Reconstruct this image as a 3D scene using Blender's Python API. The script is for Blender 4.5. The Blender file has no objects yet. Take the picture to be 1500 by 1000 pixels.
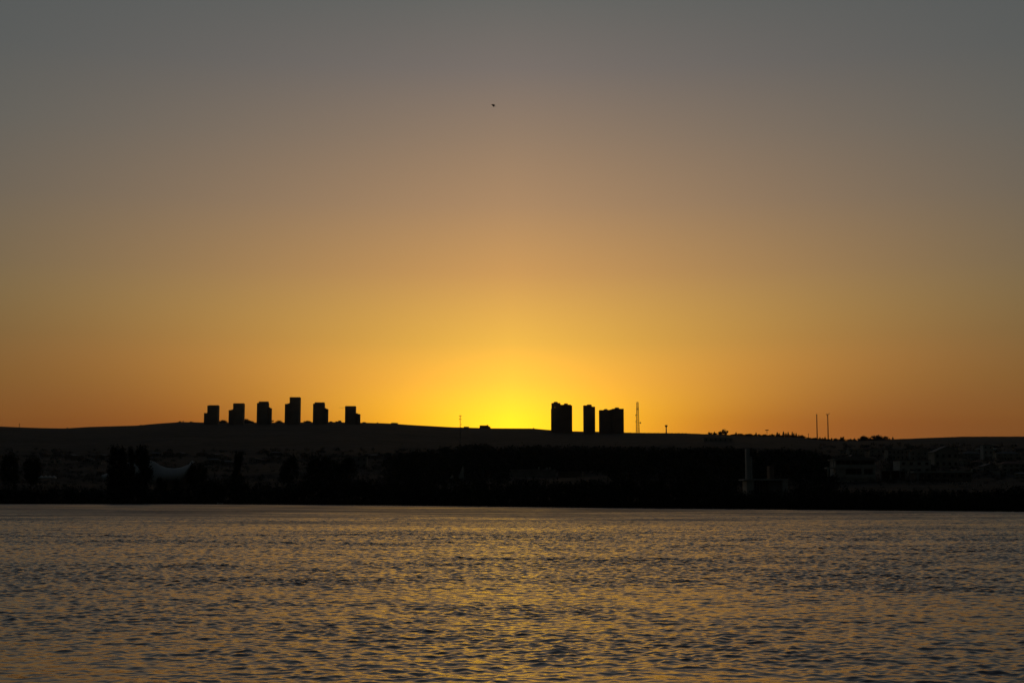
import bpy, bmesh, math, random
import numpy as np
from mathutils import Vector, Matrix

R = math.radians
rnd = random.Random(7)
nrng = np.random.default_rng(11)
sc = bpy.context.scene
COL = sc.collection

# ------------------------------------------------------------------ camera model
F = 2083.0                      # focal length in photo pixels (50 mm on 36 mm, 1500 px)
CAM_H = 2.5                     # eye height over the lake
PITCH = math.atan(231.0 / F)
CP, SP = math.cos(PITCH), math.sin(PITCH)
SUN_AZ = math.atan((749 - 750) / F)
SUN_EL = R(1.4)

def slope(px, py):
    """(x per metre of depth, height over the eye per metre of depth) of a line of sight"""
    xc, yc = (px - 750) / F, (500 - py) / F
    k = 1.0 / (CP - yc * SP)
    return xc * k, (SP + yc * CP) * k

def at(px, py, Y):
    s, e = slope(px, py)
    return Vector((s * Y, Y, CAM_H + e * Y))

# ------------------------------------------------------------------ helpers
def mesh_obj(name, bm, mat, parent=None, smooth=False):
    me = bpy.data.meshes.new(name)
    bmesh.ops.recalc_face_normals(bm, faces=bm.faces)
    bm.to_mesh(me); bm.free()
    if smooth:
        for p in me.polygons: p.use_smooth = True
    return link(name, me, mat, parent)

def link(name, me, mat, parent=None):
    o = bpy.data.objects.new(name, me)
    if mat and not me.materials: me.materials.append(mat)
    COL.objects.link(o)
    if parent: o.parent = parent
    return o

def np_mesh(name, co, faces4):
    """mesh from an n x 3 array and an m x 4 array of quads"""
    me = bpy.data.meshes.new(name)
    co = np.ascontiguousarray(co, dtype=np.float32); faces4 = np.ascontiguousarray(faces4, dtype=np.int32)
    me.vertices.add(len(co)); me.vertices.foreach_set('co', co.ravel())
    me.loops.add(faces4.size); me.loops.foreach_set('vertex_index', faces4.ravel())
    me.polygons.add(len(faces4))
    me.polygons.foreach_set('loop_start', np.arange(0, faces4.size, 4, dtype=np.int32))
    me.polygons.foreach_set('loop_total', np.full(len(faces4), 4, dtype=np.int32))
    me.update(calc_edges=True)
    return me

def box(bm, x0, x1, y0, y1, z0, z1):
    v = [bm.verts.new(p) for p in ((x0,y0,z0),(x1,y0,z0),(x1,y1,z0),(x0,y1,z0),(x0,y0,z1),(x1,y0,z1),(x1,y1,z1),(x0,y1,z1))]
    for f in ((0,3,2,1),(4,5,6,7),(0,1,5,4),(1,2,6,5),(2,3,7,6),(3,0,4,7)):
        bm.faces.new([v[i] for i in f])

def tube(bm, a, b, r0, r1=None, n=6):
    a, b = Vector(a), Vector(b); r1 = r0 if r1 is None else r1
    d = (b - a).normalized()
    u = d.orthogonal().normalized(); w = d.cross(u)
    A, B = [], []
    for i in range(n):
        t = 2 * math.pi * i / n
        q = u * math.cos(t) + w * math.sin(t)
        A.append(bm.verts.new(a + q * r0)); B.append(bm.verts.new(b + q * r1))
    for i in range(n):
        j = (i + 1) % n
        bm.faces.new((A[i], A[j], B[j], B[i]))
    bm.faces.new(A[::-1]); bm.faces.new(B)

def lathe(bm, prof, n=16):
    rings = []
    for r, z in prof:
        rings.append([bm.verts.new((r * math.cos(2*math.pi*i/n), r * math.sin(2*math.pi*i/n), z)) for i in range(n)])
    for a, b in zip(rings, rings[1:]):
        for i in range(n):
            j = (i + 1) % n
            bm.faces.new((a[i], a[j], b[j], b[i]))
    bm.faces.new(rings[0][::-1]); bm.faces.new(rings[-1])

def prism(bm, pts, y0, y1):
    """extrude an x-z outline along y"""
    A = [bm.verts.new((x, y0, z)) for x, z in pts]; B = [bm.verts.new((x, y1, z)) for x, z in pts]
    n = len(pts)
    for i in range(n):
        j = (i + 1) % n
        bm.faces.new((A[i], A[j], B[j], B[i]))
    bm.faces.new(A[::-1]); bm.faces.new(B)

def thing(name, label, cat, loc, rz=0.0, group=None):
    o = bpy.data.objects.new(name, None); COL.objects.link(o)
    o.empty_display_size = 1.0
    o.location = loc; o.rotation_euler = (0, 0, rz)
    return tag(o, label, cat, group)

def tag(o, label, cat, group=None, kind=None):
    o['label'] = label; o['category'] = cat
    if group: o['group'] = group
    if kind: o['kind'] = kind
    return o

def copy_tree(src, loc, rz, scale, label, group):
    r = src.copy(); COL.objects.link(r)
    r.location = loc; r.rotation_euler = (0, 0, rz); r.scale = scale
    r['label'] = label
    if group: r['group'] = group
    elif 'group' in r: del r['group']
    for ch in list(src.children):
        c = ch.copy(); COL.objects.link(c); c.parent = r
        for g in list(ch.children):
            d = g.copy(); COL.objects.link(d); d.parent = c
    return r

# ------------------------------------------------------------------ materials
def mat(name, col, rough=0.85, col2=None, scale=1.0, metal=0.0, spec=0.2, detail=4.0, coords='Object'):
    m = bpy.data.materials.new(name); m.use_nodes = True
    nt = m.node_tree; b = nt.nodes['Principled BSDF']
    b.inputs['Roughness'].default_value = rough
    b.inputs['Metallic'].default_value = metal
    b.inputs['Specular IOR Level'].default_value = spec
    if col2 is None: col2 = tuple(c * 0.7 for c in col)
    tc = nt.nodes.new('ShaderNodeTexCoord')
    n = nt.nodes.new('ShaderNodeTexNoise'); n.inputs['Scale'].default_value = scale; n.inputs['Detail'].default_value = detail
    r = nt.nodes.new('ShaderNodeValToRGB')
    r.color_ramp.elements[0].position = 0.38; r.color_ramp.elements[1].position = 0.62
    r.color_ramp.elements[0].color = (*col, 1); r.color_ramp.elements[1].color = (*col2, 1)
    nt.links.new(tc.outputs[coords], n.inputs['Vector'])
    nt.links.new(n.outputs['Fac'], r.inputs['Fac'])
    nt.links.new(r.outputs['Color'], b.inputs['Base Color'])
    return m

M = {}
M['leaf'] = mat('leaf_green', (.035,.042,.020), .8, (.022,.028,.014), .35)
M['leaf_dark'] = mat('leaf_dark', (.024,.030,.016), .85, (.015,.020,.011), .3)
M['needle'] = mat('needle_green', (.022,.030,.018), .85, (.014,.019,.012), .5)
M['bark'] = mat('bark', (.05,.04,.03), .9, (.03,.024,.02), 2.0)
M['reed'] = mat('reed', (.03,.03,.016), .9, (.018,.02,.011), .2)
M['tower'] = mat('tower_concrete', (.20,.18,.16), .8, (.16,.145,.13), .05)
M['tower_trim'] = mat('tower_trim', (.14,.125,.11), .7, (.11,.10,.09), .1)
M['brickred'] = mat('tower_red_render', (.17,.11,.085), .8, (.14,.09,.07), .05)
M['steel'] = mat('galvanised_steel', (.16,.16,.16), .5, (.11,.11,.11), 1.0, metal=.5)
M['paint_red'] = mat('mast_red_paint', (.20,.05,.03), .5, (.16,.04,.025), .4)
M['pale'] = mat('pale_render', (.40,.41,.39), .8, (.33,.34,.32), .25)
M['pale2'] = mat('cream_render', (.31,.30,.27), .8, (.25,.24,.21), .25)
M['grey'] = mat('grey_render', (.26,.25,.24), .8, (.20,.19,.18), .25)
M['brown'] = mat('brown_render', (.17,.14,.115), .85, (.13,.105,.085), .25)
M['tile'] = mat('clay_roof', (.16,.085,.06), .8, (.11,.06,.045), .8)
M['slate'] = mat('grey_roof', (.15,.15,.15), .8, (.11,.11,.11), .8)
M['canvas'] = mat('white_membrane', (.36,.37,.35), .7, (.31,.32,.31), .15)
M['conc'] = mat('white_concrete', (.42,.43,.43), .75, (.35,.36,.36), .3)
M['wood'] = mat('weathered_wood', (.12,.09,.065), .85, (.08,.06,.045), .8)
M['feather'] = mat('dark_feathers', (.03,.025,.022), .7, (.02,.017,.015), 20.0)
g = bpy.data.materials.new('window_glass'); g.use_nodes = True
gb = g.node_tree.nodes['Principled BSDF']
gb.inputs['Base Color'].default_value = (.012,.015,.018,1); gb.inputs['Roughness'].default_value = .25
gb.inputs['Specular IOR Level'].default_value = .3
M['glass'] = g

# ------------------------------------------------------------------ terrain
SKY = [(-700,628),(-300,622),(0,624.3),(30,625.6),(60,626.6),(95,627.2),(130,625),(200,623),(235,619.8),(265,617.8),(300,618.5),(345,618.6),
       (400,618.6),(450,618.3),(490,618.0),(540,619),(572,620),(600,622),(660,625.3),(720,627),(780,627.3),(807,629.6),(840,631.4),
       (880,632),(930,633.5),(1000,634),(1040,635.6),(1100,638),(1150,639),(1172,640),(1190,643.4),(1230,645.0),(1260,645.0),(1300,643.6),
       (1320,642.5),(1360,641),(1410,639.2),(1500,639),(1800,634),(2200,640)]
SHORE = [(-900,738.6),(0,738.0),(300,738.0),(400,738.5),(500,739.2),(600,740),(700,741.2),(800,742.4),(900,743.6),(1000,744.4),(1100,745.5),(1200,746.4),
         (1300,747.3),(1400,748.1),(1500,749),(2300,754)]
_sk = np.array([slope(*p) for p in SKY]); _sh = np.array([slope(*p) for p in SHORE])
_YR = np.array([(slope(p, 640)[0], y) for p, y in ((-900,5200),(880,5200),(1040,3700),(1290,3600),(1400,4600),(2200,5200))])

_NZ = {}
def smooth_noise(x, y, seed, scale, n=14):
    if (seed, scale) not in _NZ:
        r = np.random.default_rng(seed)
        _NZ[seed, scale] = [(r.uniform(0, 2*math.pi), 2*math.pi/scale * r.uniform(.5, 1.8), r.uniform(0, 2*math.pi)) for i in range(n)]
    out = 0
    for a, k, ph in _NZ[seed, scale]:
        out = out + np.sin((x*math.cos(a) + y*math.sin(a))*k + ph)
    return out / math.sqrt(n/2)

def ground(x, Y):
    x = np.asarray(x, float); Y = np.asarray(Y, float)
    s = x / np.maximum(Y, 1.0)
    ysh = CAM_H / -np.interp(s, _sh[:,0], _sh[:,1]) if False else np.interp(s, _sh[:,0], CAM_H / -_sh[:,1])
    yr = np.interp(s, _YR[:,0], _YR[:,1])
    zr = CAM_H + np.interp(s, _sk[:,0], _sk[:,1]) * yr
    d = Y - ysh
    t = np.clip(d / (yr - ysh), 0, 1)
    bank = 1.3 * np.clip(d / 7.0, 0, 1)**.7
    z = bank + (zr - 1.3) * t**1.22
    bump = smooth_noise(x, Y, 3, 420) * 1.3 + smooth_noise(x, Y, 5, 130) * .7
    z = z + bump * np.clip(d / 500.0, 0, 1) * np.clip((1 - t) * 2.2, 0, 1)
    # fine roughness so that no contour is a ruler line
    z = z + smooth_noise(x, Y, 9, 34) * .22 * np.clip(d / 60., 0, 1)
    # beyond the crest the land falls gently away
    back = np.clip((Y - yr) / 4000.0, 0, 1)
    z = np.where(Y > yr, zr - 130 * back**1.1, z)
    return np.where(d < 0, np.maximum(-3.0, d * .12), z)

def gz(x, Y): return float(ground(x, Y))

def ground_at(px, py):
    """the point of the ground that a line of sight meets"""
    s, e = slope(px, py)
    y0 = float(np.interp(s, _sh[:,0], CAM_H / -_sh[:,1])) + 4
    Y = y0 * (5200 / y0) ** np.linspace(0, 1, 500)
    hit = np.nonzero(ground(s*Y, Y) >= CAM_H + e*Y)[0]
    Y = float(Y[hit[0]]) if len(hit) else 5200.0
    return Vector((s*Y, Y, gz(s*Y, Y)))

def shore_y(px):
    s = slope(px, 741)[0]
    return float(np.interp(s, _sh[:,0], CAM_H / -_sh[:,1]))

ss = np.linspace(-.75, .75, 620)
ys = np.concatenate([np.linspace(-120, 230, 12), np.linspace(240, 900, 150), np.geomspace(906, 3400, 170), np.linspace(3420, 5300, 190), np.geomspace(5340, 24000, 30)])
SS, YY = np.meshgrid(ss, ys)
XX = SS * np.maximum(YY, 160)
ZZ = ground(XX, YY)
nr, nc = SS.shape
idx = np.arange(nr*nc).reshape(nr, nc)
q = np.stack([idx[:-1,:-1], idx[:-1,1:], idx[1:,1:], idx[1:,:-1]], -1).reshape(-1, 4)
me = np_mesh('hills', np.stack([XX, YY, ZZ], -1).reshape(-1, 3), q)
me.polygons.foreach_set('use_smooth', np.ones(len(me.polygons), dtype=bool))
tm = bpy.data.materials.new('dry_steppe'); tm.use_nodes = True
nt = tm.node_tree; b = nt.nodes['Principled BSDF']; b.inputs['Roughness'].default_value = .95; b.inputs['Specular IOR Level'].default_value = .05
tc = nt.nodes.new('ShaderNodeTexCoord')
n1 = nt.nodes.new('ShaderNodeTexNoise'); n1.inputs['Scale'].default_value = .004; n1.inputs['Detail'].default_value = 8
n2 = nt.nodes.new('ShaderNodeTexNoise'); n2.inputs['Scale'].default_value = .05; n2.inputs['Detail'].default_value = 6
r1 = nt.nodes.new('ShaderNodeValToRGB'); r1.color_ramp.elements[0].position = .35; r1.color_ramp.elements[1].position = .65
r1.color_ramp.elements[0].color = (.045,.042,.036,1); r1.color_ramp.elements[1].color = (.058,.054,.047,1)
r2 = nt.nodes.new('ShaderNodeValToRGB'); r2.color_ramp.elements[0].position = .42; r2.color_ramp.elements[1].position = .6
r2.color_ramp.elements[0].color = (.75,.76,.72,1); r2.color_ramp.elements[1].color = (1,1,1,1)
mx = nt.nodes.new('ShaderNodeMix'); mx.data_type = 'RGBA'; mx.blend_type = 'MULTIPLY'; mx.inputs[0].default_value = 1
nt.links.new(tc.outputs['Object'], n1.inputs['Vector']); nt.links.new(tc.outputs['Object'], n2.inputs['Vector'])
nt.links.new(n1.outputs['Fac'], r1.inputs['Fac']); nt.links.new(n2.outputs['Fac'], r2.inputs['Fac'])
nt.links.new(r1.outputs['Color'], mx.inputs[6]); nt.links.new(r2.outputs['Color'], mx.inputs[7])
nt.links.new(mx.outputs[2], b.inputs['Base Color'])
o = link('hills', me, tm)
o['kind'] = 'structure'; o['label'] = 'dark bare hills rising behind the far lake shore'

# ------------------------------------------------------------------ water: a real wave field, finest close to the eye
SLOPE = .130
WS = np.concatenate([np.linspace(-1.1, -.46, 30)[:-1], np.linspace(-.46, .46, 900), np.linspace(.46, 1.1, 30)[1:]])
WY = [-90, -40, -10, 0, 3, 5]
while WY[-1] < 17: WY.append(WY[-1] * 1.006)
while WY[-1] < 450: WY.append(WY[-1] * 1.0008)
while WY[-1] < 1000: WY.append(WY[-1] * 1.0025)
WY = np.array(WY)
S2, Y2 = np.meshgrid(WS.astype(np.float32), WY.astype(np.float32))
X2 = S2 * np.maximum(Y2, 12)
Z2 = np.zeros_like(X2); DX = np.zeros_like(X2); DY = np.zeros_like(X2)
cell = np.maximum(np.abs(Y2), 10) * (.00095 + .0012*np.clip((Y2-380)/80, 0, 1))
wr = np.random.default_rng(5)
patch = .98 + .13 * smooth_noise(X2*.25, Y2, 21, 46) + .13 * smooth_noise(X2*.4, Y2, 22, 15)
patch = patch + .13 * smooth_noise(X2*.8, Y2, 23, 7)
patch = np.clip(patch, .75, 1.5) * (1 + .5*np.clip((Y2-22)/22, 0, 1) + 1.15*np.clip((Y2-30)/80, 0, 1) + .9*np.clip((Y2-120)/250, 0, 1)).astype(np.float32)
NW = 84
lam = np.geomspace(.08, 2.4, NW)
for i in range(NW):
    l = lam[i] * wr.uniform(.94, 1.06)
    a = math.pi/2 + wr.normal(0, .70)                 # travel direction, roughly along the view
    k = 2*math.pi / l
    ph = wr.uniform(0, 2*math.pi)
    sl = SLOPE / math.sqrt(NW) * 1.414 * math.exp(-.5*(math.log(l/.33)/.85)**2) * 1.3
    amp = sl / k
    fil = np.clip((l / cell - 1.8) / 1.6, 0, 1)
    env = patch * fil * amp
    env = env * (.75 + .5 * np.sin((X2*math.cos(a+.9) + Y2*math.sin(a+.9)) * (k / wr.uniform(4, 8)) + wr.uniform(0, 6)))
    arg = (X2*math.cos(a) + Y2*math.sin(a))*k + ph
    sn, cs = np.sin(arg) * env, np.cos(arg) * env
    Z2 += sn; DX += .7 * cs * math.cos(a); DY += .7 * cs * math.sin(a)
Z2[:6] = 0; DX[:6] = 0; DY[:6] = 0
X2 = X2 + DX; Y2 = Y2 + DY
nr, nc = S2.shape
idx = np.arange(nr*nc).reshape(nr, nc)
q = np.stack([idx[:-1,:-1], idx[:-1,1:], idx[1:,1:], idx[1:,:-1]], -1).reshape(-1, 4)
wme = np_mesh('water', np.stack([X2, Y2, Z2], -1).reshape(-1, 3), q)
wme.polygons.foreach_set('use_smooth', np.ones(len(wme.polygons), dtype=bool))
wm = bpy.data.materials.new('lake_water'); wm.use_nodes = True
nt = wm.node_tree; b = nt.nodes['Principled BSDF']
b.inputs['Base Color'].default_value = (.010,.013,.014,1); b.inputs['IOR'].default_value = 1.333
b.inputs['Specular IOR Level'].default_value = .6; b.inputs['Specular Tint'].default_value = (1, .88, 1, 1)
tc = nt.nodes.new('ShaderNodeTexCoord'); sx = nt.nodes.new('ShaderNodeSeparateXYZ')
nt.links.new(tc.outputs['Object'], sx.inputs[0])
# wind: the open middle of the lake is ruffled more finely than the sheltered near water
mr = nt.nodes.new('ShaderNodeMapRange'); mr.inputs['From Min'].default_value = 32; mr.inputs['From Max'].default_value = 330
mr.inputs['To Min'].default_value = .09; mr.inputs['To Max'].default_value = .42; mr.interpolation_type = 'SMOOTHSTEP'
nt.links.new(sx.outputs['Y'], mr.inputs['Value'])
mp = nt.nodes.new('ShaderNodeMapping'); mp.inputs['Scale'].default_value = (.022, .045, 1)
nt.links.new(tc.outputs['Object'], mp.inputs['Vector'])
pn = nt.nodes.new('ShaderNodeTexNoise'); pn.inputs['Scale'].default_value = 1.0; pn.inputs['Detail'].default_value = 5; pn.inputs['Roughness'].default_value = .6
nt.links.new(mp.outputs[0], pn.inputs['Vector'])
pr = nt.nodes.new('ShaderNodeMapRange'); pr.inputs['From Min'].default_value = .36; pr.inputs['From Max'].default_value = .64
pr.inputs['To Min'].default_value = .62; pr.inputs['To Max'].default_value = 1.38
nt.links.new(pn.outputs['Fac'], pr.inputs['Value'])
mu = nt.nodes.new('ShaderNodeMath'); mu.operation = 'MULTIPLY'
nt.links.new(mr.outputs[0], mu.inputs[0]); nt.links.new(pr.outputs[0], mu.inputs[1])
nt.links.new(mu.outputs[0], b.inputs['Roughness'])
bn = nt.nodes.new('ShaderNodeTexNoise'); bn.inputs['Scale'].default_value = 5.0; bn.inputs['Detail'].default_value = 3
nt.links.new(tc.outputs['Object'], bn.inputs['Vector'])
bp = nt.nodes.new('ShaderNodeBump'); bp.inputs['Strength'].default_value = .5; bp.inputs['Distance'].default_value = .02
nt.links.new(bn.outputs['Fac'], bp.inputs['Height']); nt.links.new(bp.outputs[0], b.inputs['Normal'])
o = link('water', wme, wm); o['kind'] = 'structure'; o['label'] = 'rippled lake water reflecting the sunset'

# ------------------------------------------------------------------ tower blocks on the ridge
def block(bm, x0, x1, y0, y1, z0, z1, ledge=.35, floor=3.1):
    """a storeyed block: body with a projecting slab edge at every floor and corner piers"""
    box(bm, x0 + ledge, x1 - ledge, y0 + ledge, y1 - ledge, z0, z1 - .4)
    z = z0 + floor
    while z < z1 - .6:
        box(bm, x0, x1, y0, y1, z - .18, z + .18); z += floor
    box(bm, x0 - .05, x1 + .05, y0 - .05, y1 + .05, z1 - .45, z1)

TY = 4900.0
def px_rect(x0, x1, top, Y):
    s0, _ = slope(x0, top); s1, _ = slope(x1, top)
    return s0 * Y, s1 * Y, at((x0+x1)/2, top, Y).z

def tower(label, group, main, caps, wings, base_py, mname, depth=30, Y=TY, extra=None):
    """main / caps / wings: (x0, x1, top) in photo pixels, read off at the tower's real distance"""
    cx = slope((main[0]+main[1])/2, base_py)[0] * Y
    zb = at((main[0]+main[1])/2, base_py, Y).z
    zb = min(zb, gz(cx, Y) - 2)
    t = thing('tower_block', label, 'tower block', (cx, Y, zb), 0, group)
    def build(name, r, y0, y1, m, led=.35):
        a, c, z = px_rect(*r, Y); bm = bmesh.new()
        block(bm, a-cx, c-cx, y0, y1, 0, z-zb, led); return mesh_obj(name, bm, m, t)
    build('main_block', main, 0, depth, M[mname])
    for r in caps:
        a, c, z = px_rect(*r, Y); _, _, zm = px_rect(*main, Y) if len(r) == 3 else (0,0,0)
        bm = bmesh.new(); box(bm, a-cx, c-cx, depth*.25, depth*.75, (zm if z > zm else z-12)-zb-6, z-zb)
        mesh_obj('roof_plant_room', bm, M['tower_trim'], t)
    for r in wings: build('side_wing', r, 5, depth-6, M[mname])
    return t

G6 = 'stepped tower blocks standing in a row on the hill crest'
T = tower
T('first of six stepped towers, its low wing half the main height', G6, (303.6,319.2,593.6), [(305.6,319.0,593.0)], [(298.2,304.2,604.5)], 622, 'tower')
T('second of the six stepped towers from the open end, lower wing with two steps', G6, (341.4,356.6,590.6), [(342,356.2,590.2)], [(334.4,342.2,600.2),(338.2,342,599.2)], 623, 'tower')
T('third of six stepped towers, wide shaft with narrow shoulder wing facing the tallest tower', G6, (376.2,392.4,590.0), [(378.6,392.2,587.6)], [(391.6,397.0,597.4),(391.8,394.4,596.0)], 623, 'tower')
T('tallest of the six stepped towers, rising high above its wing on the crest', G6, (424.2,439.2,581.6), [(424.8,438.6,581.2)], [(416.8,425,591.2),(420.8,425,590.2)], 623, 'tower')
T('stepped tower between the tallest tower and the one with a crane jib', G6, (458.4,474.8,591.0), [(460.4,474.6,588.8)], [(474,480,598.6),(474.2,477,597.2)], 623, 'tower')
T('stepped tower with a thin crane jib beside it, next to the glow', G6, (505.3,520.6,594.6), [(506,520,594.2)], [(519.8,527.1,606),(520,523.4,604.8)], 624, 'tower')

# crane behind the sixth tower: only the jib clears it
def crane():
    Y = 4990.0
    b0 = ground(slope(511, 620)[0]*Y, Y); x = slope(511, 620)[0]*Y; zb = float(b0)
    zt = at(511, 597.0, Y).z
    t = thing('tower_crane', 'thin construction crane jib sticking out past the flank of a tower', 'crane', (x, Y, zb))
    H = zt - zb
    bm = bmesh.new()
    for sx in (-.8, .8):
        for sy in (-.8, .8): tube(bm, (sx, sy, 0), (sx, sy, H), .12, n=4)
    z = 0
    while z < H - 2:
        for sx in (-.8, .8): tube(bm, (sx, -.8, z), (sx, .8, z+2), .07, n=4)
        for sy in (-.8, .8): tube(bm, (-.8, sy, z), (.8, sy, z+2), .07, n=4)
        z += 2
    mesh_obj('mast', bm, M['steel'], t)
    bm = bmesh.new(); L = (511 - 495.8) / F * Y
    for sy in (-.6, .6): tube(bm, (10, sy, H), (-L, sy, H), .17, n=4)
    tube(bm, (0, 0, H+1.2), (-L*.97, 0, H+.5), .15, n=4)
    n = 24
    for i in range(n):
        xx = -L*i/n; tube(bm, (xx, -.6, H), (xx - L/n/2, 0, H+.9), .06, n=4); tube(bm, (xx - L/n/2, 0, H+.9), (xx - L/n, .6, H), .06, n=4)
    mesh_obj('jib', bm, M['steel'], t)
    bm = bmesh.new(); box(bm, 7, 11, -1, 1, H-2.2, H-.2); mesh_obj('counterweight', bm, M['conc'], t)
crane()

# three heavier blocks on the saddle
SY = 4700.0
def slab_tower(label, slabs, caps, ledges, base_py, hole=None):
    x0 = min(r[0] for r in slabs); x1 = max(r[1] for r in slabs)
    Y = SY; cx = slope((x0+x1)/2, base_py)[0]*Y
    zb = min(at((x0+x1)/2, base_py, Y).z, gz(cx, Y) - 2)
    t = thing('apartment_tower', label, 'apartment tower', (cx, Y, zb), 0, 'heavy apartment towers beside the sun glow')
    for i, r in enumerate(slabs):
        a, c, z = px_rect(*r, Y); bm = bmesh.new(); off = 4.0 * i
        if hole and i == 0:
            h0, h1, ht = px_rect(hole[0], hole[1], hole[2], Y); hb = at(hole[0], hole[3], Y).z
            block(bm, a-cx, c-cx, off, 34+off, 0, hb-zb)
            block(bm, a-cx, h0-cx, off, 34+off, hb-zb+.01, ht-zb)
            block(bm, h1-cx, c-cx, off, 34+off, hb-zb+.01, ht-zb)
            block(bm, a-cx, c-cx, off, 34+off, ht-zb+.01, z-zb)
        else: block(bm, a-cx, c-cx, off, 34+off, 0, z-zb)
        mesh_obj('slab_block', bm, M['brickred'], t)
    for r in caps:
        a, c, z = px_rect(*r, Y); bm = bmesh.new(); box(bm, a-cx, c-cx, 10, 22, z-zb-9, z-zb); box(bm, a-cx+1.5, c-cx-1.5, 12, 20, z-zb, z-zb+.8)
        mesh_obj('roof_plant_room', bm, M['tower_trim'], t)
    for r in ledges:
        a, c, z = px_rect(*r, Y); bm = bmesh.new(); block(bm, a-cx, c-cx, 6, 26, 0, z-zb); mesh_obj('side_bay', bm, M['brickred'], t)
    return t
slab_tower('broad twin apartment tower next to the sun glow, small gap of light near its top', [(808.0,821,590.0),(820.4,836.6,592.3)], [(811.2,817.2,588.2),(826.4,832,590.6)], [(807.2,808.6,598.4),(836,838.4,593.4)], 634, hole=(812.75,813.5,595.3,596.6))
slab_tower('single slender apartment tower standing alone between the two broad twin towers', [(854.8,867,593.4),(866.4,872,595.2)], [(860,866.8,592.2)], [], 635)
slab_tower('lowest and widest twin apartment tower, roofs stepping up toward the lattice mast', [(878,891.4,600.4),(896.8,914,598.3)], [(885,890.4,598.8),(901,907.2,596.6)], [(890.8,897.2,600.0),(894,897.4,599.3)], 637)

# ------------------------------------------------------------------ masts and posts
def lattice(t, H, w0, w1, leg, brace, name='lattice_frame', m='steel', step=None):
    bm = bmesh.new(); n = max(4, int(H / (step or (w0+w1)*.8)))
    def w(z): return (w0 + (w1-w0)*z/H)/2
    cs = ((-1,-1),(1,-1),(1,1),(-1,1))
    for sx, sy in cs: tube(bm, (sx*w(0), sy*w(0), 0), (sx*w(H), sy*w(H), H), leg, leg*.7, n=4)
    for i in range(n):
        z0, z1 = H*i/n, H*(i+1)/n
        for j in range(4):
            a, c = cs[j], cs[(j+1) % 4]
            tube(bm, (a[0]*w(z0), a[1]*w(z0), z0), (c[0]*w(z1), c[1]*w(z1), z1), brace, n=3)
            tube(bm, (c[0]*w(z0), c[1]*w(z0), z0), (a[0]*w(z1), a[1]*w(z1), z1), brace, n=3)
            tube(bm, (a[0]*w(z1), a[1]*w(z1), z1), (c[0]*w(z1), c[1]*w(z1), z1), brace, n=3)
    return mesh_obj(name, bm, M[m], t)

def dish(t, loc, r, tilt=0.0, m='steel'):
    bm = bmesh.new(); lathe(bm, [(r*.15,-.5),(r*.7,-.35),(r,0),(r*.95,.12),(r*.2,-.2)], 14)
    o = mesh_obj('dish_antenna', bm, M[m], t, True); o.location = loc; o.rotation_euler = (R(90), 0, tilt); return o

def panel(t, loc, w, h, m='pale2'):
    bm = bmesh.new(); box(bm, -w/2, w/2, -.25, .25, -h/2, h/2); tube(bm, (0, .25, 0), (0, 1.2, 0), .15, n=4)
    o = mesh_obj('panel_antenna', bm, M[m], t); o.location = loc; return o

def ridge_Y(px): return float(np.interp(slope(px, 640)[0], _YR[:,0], _YR[:,1]))

# tall lattice mast by the apartment towers
Y = ridge_Y(934) - 40; s = slope(934.2, 634)[0]; zb = gz(s*Y, Y); H = at(934.2, 588.3, Y).z - zb; u = Y / F
t = thing('lattice_mast', 'tall tapering lattice mast with dishes beside the widest twin tower', 'mast', (s*Y, Y, zb))
lattice(t, H*.985, 4.8*u, 2.6*u, .52, .34, step=2.3*u)
bm = bmesh.new(); tube(bm, (0,0,H*.97), (0,0,H*1.01), .2*u, .1*u, 6); mesh_obj('top_aerial', bm, M['steel'], t)
bm = bmesh.new(); box(bm, -1.9*u, 1.7*u, -1.5*u, 1.5*u, H*.755, H*.765)
for a in (-1.6, -.4, .9): tube(bm, (a*u, -1.5*u, H*.75), (a*u, -1.5*u, H*.80), .35*u, n=6)
mesh_obj('antenna_platform', bm, M['steel'], t)
dish(t, (-2.6*u, -1.2*u, H*.565), .9*u); dish(t, (-2.7*u, -2*u, H*.365), .8*u); dish(t, (3.9*u, -1.5*u, H*.325), 1.1*u)
for a_, b_ in (((-2.6*u,-1*u,H*.565),(-1.2*u,0,H*.565)),((3.9*u,-1.3*u,H*.325),(1.5*u,0,H*.325)),((-2.7*u,-1.8*u,H*.365),(-1.5*u,0,H*.365))):
    bm = bmesh.new(); tube(bm, a_, b_, .13*u, n=4); mesh_obj('bracket', bm, M['steel'], t)

# slim mast in the glow
pos = ground_at(674, 655); Y = pos.y; u = Y / F; H = at(674, 606.6, Y).z - pos.z
t = thing('telecom_mast', 'slim antenna mast standing against the brightest yellow glow', 'mast', pos)
lattice(t, H*.97, 1.1*u, .7*u, .19*u, .09*u, step=1.3*u)
bm = bmesh.new(); tube(bm, (0,0,H*.95), (0,0,H), .16*u, .1*u, 6); mesh_obj('whip_aerial', bm, M['steel'], t)
for z in (.945, .85):
    bm = bmesh.new(); box(bm, -1.6*u, 1.7*u, -.12*u, .12*u, H*z-.1*u, H*z+.1*u); mesh_obj('cross_arm', bm, M['steel'], t)
for x, z in ((-1.5,.945),(1.7,.95),(-1.3,.855),(1.5,.85),(1.7,.69)): panel(t, (x*u, -.4*u, H*z), .55*u, 1.7*u, 'steel')
bm = bmesh.new(); tube(bm, (0,0,H*.69), (1.7*u,0,H*.69), .1*u, n=4); mesh_obj('bracket', bm, M['steel'], t)

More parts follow.
